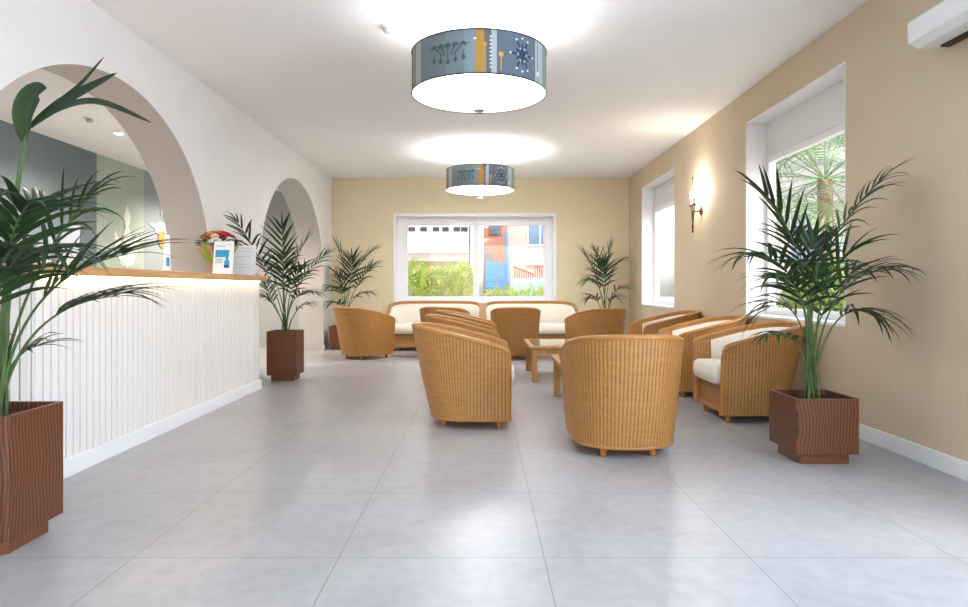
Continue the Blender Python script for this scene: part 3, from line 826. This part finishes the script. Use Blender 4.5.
drum_lamp('printed grey drum pendant hanging farther off, towards the end wall', 9.30, 8, 13)

# ------------------------------------------------------------------ small fixtures
def detector(name, label, x, y, z, group):
    t = thing(name, label, 'smoke detector', (x, y, z), 0, group)
    MB().lathe([(0, 0), (.052, 0), (.052, -.012), (0, -.012)], 28).build('base', M['white_plastic'], t, smooth=True, angle=40)
    MB().lathe([(.03, -.012), (.034, -.028), (.026, -.046), (0, -.05)], 28).build('sensor_head', M['grey_ink'], t, smooth=True, angle=40)
detector('smoke_detector', 'small round smoke detector left of the nearer drum pendant', -.71, 4.86, ZC, 'ceiling detectors')
detector('smoke_detector', 'small round smoke detector left of the farther drum pendant', -.62, 9.45, ZC, 'ceiling detectors')
detector('smoke_detector', 'round detector on the office ceiling inside the large arch', -3.98, 6.55, ZO, 'ceiling detectors')
t = thing('downlight', 'lit round downlight in the office ceiling seen through the large arch', 'ceiling light', (-4.05, 7.2, ZO))
MB().lathe([(.040, 0), (.055, 0), (.055, -.006), (.040, -.008)], 28).build('rim', M['white_plastic'], t, smooth=True, angle=40)
MB().lathe([(0, -.0095), (.04, -.0095)], 28).build('lens', M['downlight'], t)
for (lx, ly, p) in ((-3.93, 6.95, 26), (-3.93, 4.2, 26), (-3.95, 9.9, 30)):
    light('office_lamp', 'SPOT', (lx, ly, ZO-.05), p*6, (1, .88, .77), spot_size=math.radians(150), spot_blend=1, shadow_soft_size=.06)

def sconce():
    x = XR; y = 7.76
    t = thing('wall_sconce', 'antique bronze torch sconce with a lit candle bulb on the beige wall', 'wall lamp', (x, y, 1.98))
    R90 = Matrix.Rotation(-PI/2, 4, 'Y')
    MB().lathe([(0, 0), (.05, 0), (.052, .008), (.03, .018), (.012, .03), (0, .03)], 28, M4=R90).build('wall_plate', M['bronze'], t, smooth=True, angle=40)
    MB().tube([(-.02, 0, 0), (-.06, 0, -.012), (-.10, 0, 0)], .008, 8).build('arm', M['bronze'], t, smooth=True)
    MB().lathe([(.003, -.27), (.012, -.25), (.008, -.22), (.014, -.2), (.008, -.16), (.010, -.10), (.018, -.085), (.010, -.07), (0, -.07)], 16, c=(-.105, 0, 0)).build('torch_stem', M['bronze'], t, smooth=True)
    for s in (-1, 1):
        MB().tube([(-.105, 0, -.09), (-.105, s*.03, -.06), (-.105, s*.05, .0), (-.105, s*.055, .06)], .007, 8).build('prong', M['bronze'], t, smooth=True)
        MB().lathe([(.004, .05), (.024, .06), (.026, .075), (0, .075)], 16, c=(-.105, s*.055, 0)).build('candle_cup', M['bronze'], t, smooth=True, angle=40)
        c = MB().lathe([(.011, .075), (.011, .15), (0, .152)], 14, c=(-.105, s*.055, 0)).build('candle', M['paper'], t, smooth=True, angle=40)
        MB().lathe([(.004, .15), (.014, .17), (.015, .185), (.008, .215), (0, .235)], 14, c=(-.105, s*.055, 0)).build('bulb', M['bulb'], c, smooth=True)
    MB().tube([(-.105, 0, -.07), (-.105, 0, .38)], [.007, .003], 8).lathe([(.003, .37), (.010, .385), (0, .42)], 12, c=(-.105, 0, 0)).build('finial', M['bronze'], t, smooth=True)
    l = light('sconce_bulb', 'POINT', (-.105, 0, .25), 11, (1, .95, .88), shadow_soft_size=.03); l.parent = t
sconce()

def air_curtain():
    t = thing('air_curtain', 'long white wall-mounted air curtain high on the beige wall, cut by the frame', 'air curtain', (XR, 2.6, 2.412))
    m = MB(); prof = [(0, 0), (-.16, -.0), (-.215, .03), (-.22, .14), (-.20, .16), (0, .16)]
    y0, y1 = -1.05, 1.08
    v = [(x, y, z) for y in (y0, y1) for x, z in prof]; n = 6
    m.add(v, [tuple(range(n)), tuple(reversed(range(n, 2*n)))]+[(i, (i+1) % n, n+(i+1) % n, n+i) for i in range(n)])
    m.build('housing', M['white_plastic'], t, bevel=.006)
    s = MB().box(-.07, -.02, y0+.1, y1-.06, -.010, .0); s.build('outlet_grille', M['dark_metal'], t)
air_curtain()

# ------------------------------------------------------------------ things on the counter
ZCT = 1.175
def info_stand(label, x0, x1, y, text):
    t = thing('leaflet_stand', label, 'sign', ((x0+x1)/2, y, ZCT), 0, 'counter display stands')
    w = x1-x0; tilt = Matrix.Rotation(math.radians(-9), 4, 'X')
    p = MB().box(-w/2, w/2, -.003, .003, .004, .305); p.v = [tuple(tilt @ Vector(q)) for q in p.v]; p.build('panel', M['paper'], t)
    MB().box(-w/2, w/2, -.03, .07, 0, .004).build('foot', M['white_plastic'], t)
    def flat(name, m, rects):
        q = MB()
        for a, b_, c, d in rects: q.box(-w/2+a*w, -w/2+b_*w, -.0045, -.003, .004+c*.3, .004+d*.3)
        q.v = [tuple(tilt @ Vector(k)) for k in q.v]; q.build(name, m, t)
    if text:
        flat('heading_print', M['grey_ink'], [(.12, .6, .84, .865), (.7, .9, .9, .915)])
        flat('picture_print', M['blue_ink'], [(.10, .78, .51, .73), (.62, .76, .40, .51), (.56, .82, .26, .40)])
        flat('caption_print', M['navy_ink'], [(.56, .82, .18, .26), (.12, .5, .44, .452), (.12, .5, .39, .402), (.12, .46, .34, .352)])
    else:
        flat('text_print', M['grey_ink'], [(.1, .8, .9, .915), (.1, .9, .80, .81), (.1, .75, .62, .63), (.1, .7, .36, .37), (.1, .85, .25, .26)])
info_stand('white information sheet with blue bottle picture in front of the flowers', -2.435, -2.255, 5.84, True)
info_stand('plain white text sheet standing at the far end of the counter', -2.475, -2.255, 6.42, False)

def bouquet():
    t = thing('flower_bouquet', 'wrapped bouquet of pink, orange and red flowers on the counter end', 'flowers', (-2.50, 6.11, ZCT))
    rnd = random.Random(4)
    m = MB(); P = []
    for (r, z) in ((.055, 0), (.06, .02), (.075, .10), (.11, .18), (.155, .235)):
        P.append([Vector((r*(1+.10*math.sin(7*2*PI*i/56)*z/.2)*math.cos(2*PI*i/56), r*(1+.10*math.sin(7*2*PI*i/56)*z/.2)*math.sin(2*PI*i/56), z)) for i in range(57)])
    m.grid(P); m.add(P[0][:-1], [tuple(range(56))]); m.build('paper_wrap', plain('coral_wrap', '#cfa090', .6, var=.1, scale=12), t, smooth=True)
    m = MB()
    P = [[Vector(((r+.012*math.sin(9*2*PI*i/63)*k)*math.cos(2*PI*i/63), (r+.012*math.sin(9*2*PI*i/63)*k)*math.sin(2*PI*i/63), z)) for i in range(64)] for (r, z, k) in ((.085, .10, 0), (.122, .18, 1), (.15, .25, 2))]
    m.grid(P); m.build('green_tissue', plain('lime_tissue', '#8fae35', .6, var=.1, scale=15), t, smooth=True)
    m = MB()
    for k in range(70):
        a = rnd.uniform(0, 2*PI); r = rnd.uniform(.08, .12); L = rnd.uniform(.06, .10); z = rnd.uniform(.235, .285)
        o = Vector((r*math.cos(a), r*math.sin(a), z)); d = Vector((math.cos(a), math.sin(a), rnd.uniform(-.2, .3))); q = Vector((-math.sin(a), math.cos(a), 0))*.016
        m.add([o, o+d*L*.5+q+Vector((0, 0, .008)), o+d*L, o+d*L*.5-q+Vector((0, 0, .008))], [(0, 1, 2, 3)], [(0, 0), (0, .5), (1, 1), (1, .5)])
    m.build('foliage', M['leaf'], t, fix=False)
    cols = ['#e7a0a0', '#f0b070', '#d23b45', '#f3dcc6', '#e88650', '#d8607a']
    cm = [plain('petal_'+str(i), c, .7, var=.12, scale=40) for i, c in enumerate(cols)]
    for k in range(24):
        a = k*2.4; r = .027*math.sqrt(k); z = .275+.085*math.sqrt(max(0, 1-(r/.145)**2)); ax = Vector((r*math.cos(a)*5, r*math.sin(a)*5, .9)).normalized()
        u_ = ax.cross(Vector((0, 1, .1))).normalized(); v_ = ax.cross(u_); c = Vector((r*math.cos(a), r*math.sin(a), z))
        fm = MB()
        for lay, (R, n, tz) in enumerate(((.036, 8, .15), (.030, 7, .5), (.022, 6, 1.0), (.013, 4, 1.8))):
            for q in range(n):
                b_ = 2*PI*q/n+lay*.4; e_ = u_*math.cos(b_)+v_*math.sin(b_); d = (e_+ax*tz).normalized(); w = (u_*-math.sin(b_)+v_*math.cos(b_))*R*.5
                fm.add([c, c+d*R*.55+w, c+d*R+w*.5, c+d*R-w*.5, c+d*R*.55-w], [(0, 1, 2, 3, 4)])
        col = 2 if math.cos(a) > .55 and k > 4 else (0, 1, 3, 4, 5, 0, 1)[k % 7]
        fm.build('flower', cm[col], t, fix=False)
    t.scale = (1.12,)*3
bouquet()
def leaflet_blade():
    t = thing('leaflet_holder', 'slim white folded leaflet standing on the counter before the arch edge', 'leaflet', (-2.50, 5.13, ZCT))
    v = [(-.035, 0, .004), (.03, 0, .004), (.008, .02, .30), (-.03, .02, .30)]; m = MB()
    m.add([Vector(p) for p in v]+[Vector(p)+Vector((0, .006, 0)) for p in v], [(0,1,2,3),(7,6,5,4),(0,4,5,1),(1,5,6,2),(2,6,7,3),(3,7,4,0)])
    m.build('folded_sheet', M['paper'], t)
    MB().box(-.05, .06, -.03, .05, 0, .006).build('foot', M['dark_metal'], t)
    MB().box(-.005, .018, -.001, .001, .05, .12).build('print_mark', M['blue_ink'], t)
leaflet_blade()
def tablet(label, x, y, h, w, rz):
    t = thing('tablet_stand', label, 'tablet', (x, y, ZCT), rz, 'white tablet stands')
    R = Matrix.Rotation(math.radians(-16), 4, 'X')
    m = MB().box(-w/2, w/2, -.006, .006, .012, h); m.v = [tuple(R @ Vector(q)) for q in m.v]; m.build('tablet_body', M['white_plastic'], t, bevel=.004)
    m = MB().box(-w/2+.012, w/2-.012, -.0075, -.006, .03, h-.018); m.v = [tuple(R @ Vector(q)) for q in m.v]; m.build('screen', M['paper'], t)
    MB().box(-w*.35, w*.35, -.03, .09, 0, .012).build('foot', M['white_plastic'], t, bevel=.004)
    MB().tube([(0, .075, .01), (0, h*.16, h*.5)], .008, 8).build('strut', M['white_plastic'], t)
tablet('white tablet leaning on its stand, left of the mint wall panel', -2.50, 3.90, .27, .10, .35)
tablet('white display stand on the counter behind the near palm fronds', -2.48, 3.62, .19, .09, -.2)

# murals on the office wall
def mural_tulip():
    x = XO+.004; y0, z0 = 9.0, 1.12; m = MB()
    def blob(y, z, w, h, an=0, n=18, pinch=0):
        nonlocal x; x += .0007
        V = [(x, y, z)]
        for i in range(n):
            q = 2*PI*i/n; a, b_ = w*math.cos(q)*(1-pinch*max(0, math.sin(q))), h*math.sin(q)
            V.append((x, y+a*math.cos(an)-b_*math.sin(an), z+a*math.sin(an)+b_*math.cos(an)))
        m.add(V, [(0, i+1, (i+1) % n+1) for i in range(n)])
    s = 1.0
    for q in (-1, 1):
        blob(y0+q*.22, z0+.52, .075, .20, -q*.35, pinch=.6); blob(y0+q*.14, z0+.06, .05, .15, -q*.6, pinch=.6); blob(y0+q*.10, z0+.40, .12, .17, -q*.3)
    blob(y0, z0+.40, .17, .17); blob(y0, z0+.66, .10, .16, pinch=.6); blob(y0, z0+.93, .085, .15, pinch=.7); blob(y0, z0+.12, .02, .2)
    tag(m.build('wall_mural', M['mural_white'], fix=False), 'pale tulip flower mural on the mint office wall panel', 'mural')
    m = MB(); blob(9.95, 1.97, .20, .10, .1); blob(9.74, 1.99, .13, .028, -.1); blob(9.97, 2.22, .03, .05)
    b1 = thing('bird_mural', 'pale bird mural with an ochre wing on the grey office wall panel', 'mural', (0, 0, 0))
    m.build('bird_body', M['mural_white'], b1, fix=False)
    m = MB(); x += .003; blob(9.99, 1.80, .13, .13, .1); m.build('ochre_wing', M['mural_ochre'], b1, fix=False)
mural_tulip()

# ------------------------------------------------------------------ outside
GZ = -.05
struct(MB().box(-60, 60, YB+.31, 80, GZ-.3, GZ).box(XR+.31, 60, -30, YB+.31, GZ-.3, GZ).build('ground', plain('outdoor_paving', '#cfc6b8', .9, var=.1, scale=3)), 'pale paving outside the windows', 'ground')
def leafy(name, label, cat, boxes, n, size, mat, seed, kind=None, loc=(0, 0, 0)):
    rnd = random.Random(seed); t = thing(name, label, cat, loc); m = MB(); core = MB()
    for (cx, cy, cz, rx, ry, rz, share) in boxes:
        for k in range(int(n*share)):
            d = Vector((rnd.gauss(0, 1), rnd.gauss(0, 1), rnd.gauss(0, 1))).normalized()*rnd.uniform(.72, 1.06)
            p = Vector((cx+d.x*rx, cy+d.y*ry, cz+d.z*rz))
            if p.z < GZ: continue
            a = Vector((rnd.gauss(0, 1), rnd.gauss(0, 1), rnd.gauss(0, 1)+.6)).normalized(); b_ = a.cross(Vector((rnd.gauss(0, 1), rnd.gauss(0, 1), rnd.gauss(0, 1)))).normalized()
            s = size*rnd.uniform(.6, 1.3)
            m.add([p-a*s, p+b_*s*.4, p+a*s, p-b_*s*.4], [(0, 1, 2, 3)], [(0, 0), (.3, .5), (1, 1), (.6, .5)])
    m.build('foliage', mat, t, fix=False)
    for (cx, cy, cz, rx, ry, rz, share) in boxes:
        core.tube([(cx, cy, GZ-.02), (cx+.03, cy, cz*.6), (cx-.02, cy, cz)], [.035, .025, .012], 7)
    core.build('stem', M['bark'], t, smooth=True)
    return t
rnd = random.Random(2)
leafy('hedge', 'tall yellow-green shrubbery outside the left pane of the end window', 'hedge',
      [(-1.78+.27*i, 14.6+rnd.uniform(-.2, .2), .85+rnd.uniform(-.05, .1), .32, .4, .72+rnd.uniform(-.1, .14), .145) for i in range(6)], 9000, .045, M['hedge'], 3)
leafy('hedge', 'low clipped yellow-green hedge outside the right pane of the end window', 'hedge',
      [(.27+.28*i, 14.6, .52, .3, .4, .58, .16) for i in range(5)], 7000, .04, M['hedge'], 4)

# white house across the street, left pane
t = thing('house', 'white house with a long ledge across the street behind the hedge', 'building', (-2.2, 23, GZ))
hm = plain('white_stucco', '#e9e5dc', .9, var=.02, scale=3)
MB().box(-4.5, 1.75, 0, 4, 0, 6.5).build('house_wall', hm, t)
MB().box(-4.5, 1.75, -.5, 0, 2.32, 2.5).build('ledge', plain('grey_ledge', '#c2bfb8', .8), t)
MB().box(-4.5, 1.75, -.04, 0, 0, 2.05).build('lower_storey', plain('brown_render', '#a0846c', .9, var=.1, scale=3), t)
for k in (-.40, .02, .46, .80, 1.2, 1.47): MB().box(k, k+.24, -.05, .02, 3.12, 3.27).build('vent_slot', M['dark_metal'], t)
# pink house with blue stair, right pane
t = thing('house', 'pink house with terracotta balcony walls across the street', 'building', (1.2, 23, GZ))
PX = -.28
pk = plain('pink_stucco', '#d3a79b', .9, var=.03, scale=3); tc = plain('terracotta_render', '#9f6a56', .9, var=.1, scale=4)
MB().box(-.28, 3.5, 0, 4, 0, 6.5).build('house_wall', pk, t)
w = MB().box(.42, 1.35, -.06, 0, 2.6, 3.6).build('window_frame', M['white_trim'], t); MB().box(.47, .86, -.08, -.06, 2.65, 3.55).box(.91, 1.3, -.08, -.06, 2.65, 3.55).build('window_pane', plain('sky_blue_glass', '#55758c', .2), w)
MB().box(.40, 1.6, -.14, 0, 1.92, 2.0).build('window_ledge', M['white_trim'], t)
t = thing('house', 'narrow terracotta house seen above the blue stair', 'building', (.47, 22.5, GZ))
MB().box(-.4, .42, 0, 3, 1.0, 5.5).box(-.4, .42, .6, 3, 0, 1.0).build('house_wall', tc, t)
w = MB().box(-.2, .22, -.05, 0, 2.95, 3.35).build('window_frame', plain('brown_window_frame', '#6d4535', .6), t); MB().box(-.16, .18, -.06, -.05, 2.98, 3.32).build('window_pane', plain('dark_pane', '#46525e', .2), w)
MB().box(-.36, -.08, -.05, 0, 1.05, 2.3).build('door', plain('grey_door', '#5c6670', .5), t)
r = MB()
for k in range(7): r.box(-.38+.12*k, -.35+.12*k, -.5, -.46, 1.8, 2.3)
t2 = thing('outdoor_stair', 'bright blue outdoor stair with a raking handrail', 'stair', (.45, 20.0, GZ))
bl = plain('blue_paint', '#2f80b4', .5, var=.08, scale=6)
s = MB()
for k in range(9): s.box(-.32, .35, .22*k, .22*k+.26, .22*k, .22*k+.2)
s.build('steps', bl, t2)
MB().box(.35, .43, 0, 2.2, 0, .5).tube([(.40, 0, .5), (.40, 0, 1.2)], .03, 8).tube([(.40, 2.1, .5), (.40, 2.1, 3.0)], .03, 8).tube([(.40, 0, 1.2), (.40, 2.1, 3.0)], .05, 8).build('handrail', bl, t2)
t3 = thing('balustrade', 'red-brown baluster railing in front of the pink house', 'railing', (1.55, 20.2, 1.28))
m = plain('red_brown_paint', '#8a4238', .6)
hb = lambda x: .42 if x > .1 else .42-.25*(x+.55)/.65
for k in range(17): x = -.52+.07*k; MB().box(x, x+.035, -.02, .02, .06, hb(x)).build('baluster', m, t3)
MB().box(-.55, .66, -.04, .04, 0, .06).build('bottom_rail', M['white_trim'], t3)
MB().box(.1, .66, -.03, .03, .42, .47).tube([(-.55, 0, .44), (.1, 0, .19)], .03, 8).build('top_rail', m, t3)
t4 = MB().box(.95, 2.7, 20.1, 20.3, GZ, 1.28).build('low_wall', plain('blue_white_wall', '#8fb3c4', .6, var=.1, scale=4)); tag(t4, 'low pale blue garden wall behind the low hedge', 'wall')

# fan palm and shrubs outside the side window
def fan_palm(label, x, y, h, R, seed):
    rnd = random.Random(seed); t = thing('fan_palm', label, 'palm tree', (x, y, GZ), 0)
    MB().tube([(0, 0, 0), (.04, .02, h*.5), (0, 0, h)], [.17, .13, .12], 12).build('trunk', M['bark'], t, smooth=True)
    for k in range(30):
        a = k*2.399; el = 1.15-1.9*k/30
        d = Vector((math.cos(a)*math.cos(el), math.sin(a)*math.cos(el), math.sin(el)))
        o = Vector((0, 0, h)); hub = o+d*R*.5; m = MB()
        m.tube([o, o+d*R*.25+Vector((0, 0, .02)), hub], .012, 5)
        s = d.cross(Vector((0, 0, 1))).normalized(); up = s.cross(d).normalized()
        for q in range(22):
            b_ = math.radians(-120+240*q/21); dr = d*math.cos(b_)+s*math.sin(b_)
            L = R*.55*(.75+.25*math.cos(b_/2)); n_ = Vector((-d.x*math.sin(b_)+s.x*math.cos(b_), -d.y*math.sin(b_)+s.y*math.cos(b_), -d.z*math.sin(b_)+s.z*math.cos(b_)))
            sag = Vector((0, 0, -.16*L))
            e1 = hub+dr*L*.55; e2 = hub+dr*L+sag
            m.add([hub, e1+n_*.022, e2, e1-n_*.022], [(0, 1, 2, 3)], [(0, 0), (.2, .5), (.5, 1), (.8, .5)])
        m.build('fan_leaf', M['fan_leaf'], t, fix=False)
fan_palm('green fan palm growing outside the tall side window', 5.85, 11.0, 2.95, 1.75, 6)
leafy('shrub', 'bushy green shrub below the fan palm outside the side window', 'shrub', [(3.85, 7.2, .6, .5, .5, .7, .5), (4.3, 8.0, .65, .55, .55, .72, .5)], 5000, .07, M['shrub'], 12)
t = thing('house', 'pale house across the garden outside the side windows', 'building', (9.5, 16.0, GZ))
MB().box(-1.5, 4.5, -4, 6, 0, 5.2).build('house_wall', plain('peach_stucco', '#f1ded2', .9, var=.03, scale=2), t)
MB().box(-1.7, 4.7, -4.2, 6.2, 5.2, 5.35).build('roof', plain('roof_tile', '#c99a84', .8, var=.1, scale=5), t)
for yy in (-3, -.5, 2):
    f = MB().box(-1.56, -1.5, yy, yy+1.1, 1.4, 3.0).build('window_frame', M['white_trim'], t); MB().box(-1.57, -1.56, yy+.08, yy+1.02, 1.48, 2.92).build('window_pane', plain('blue_pane', '#9db4c4', .2), f)
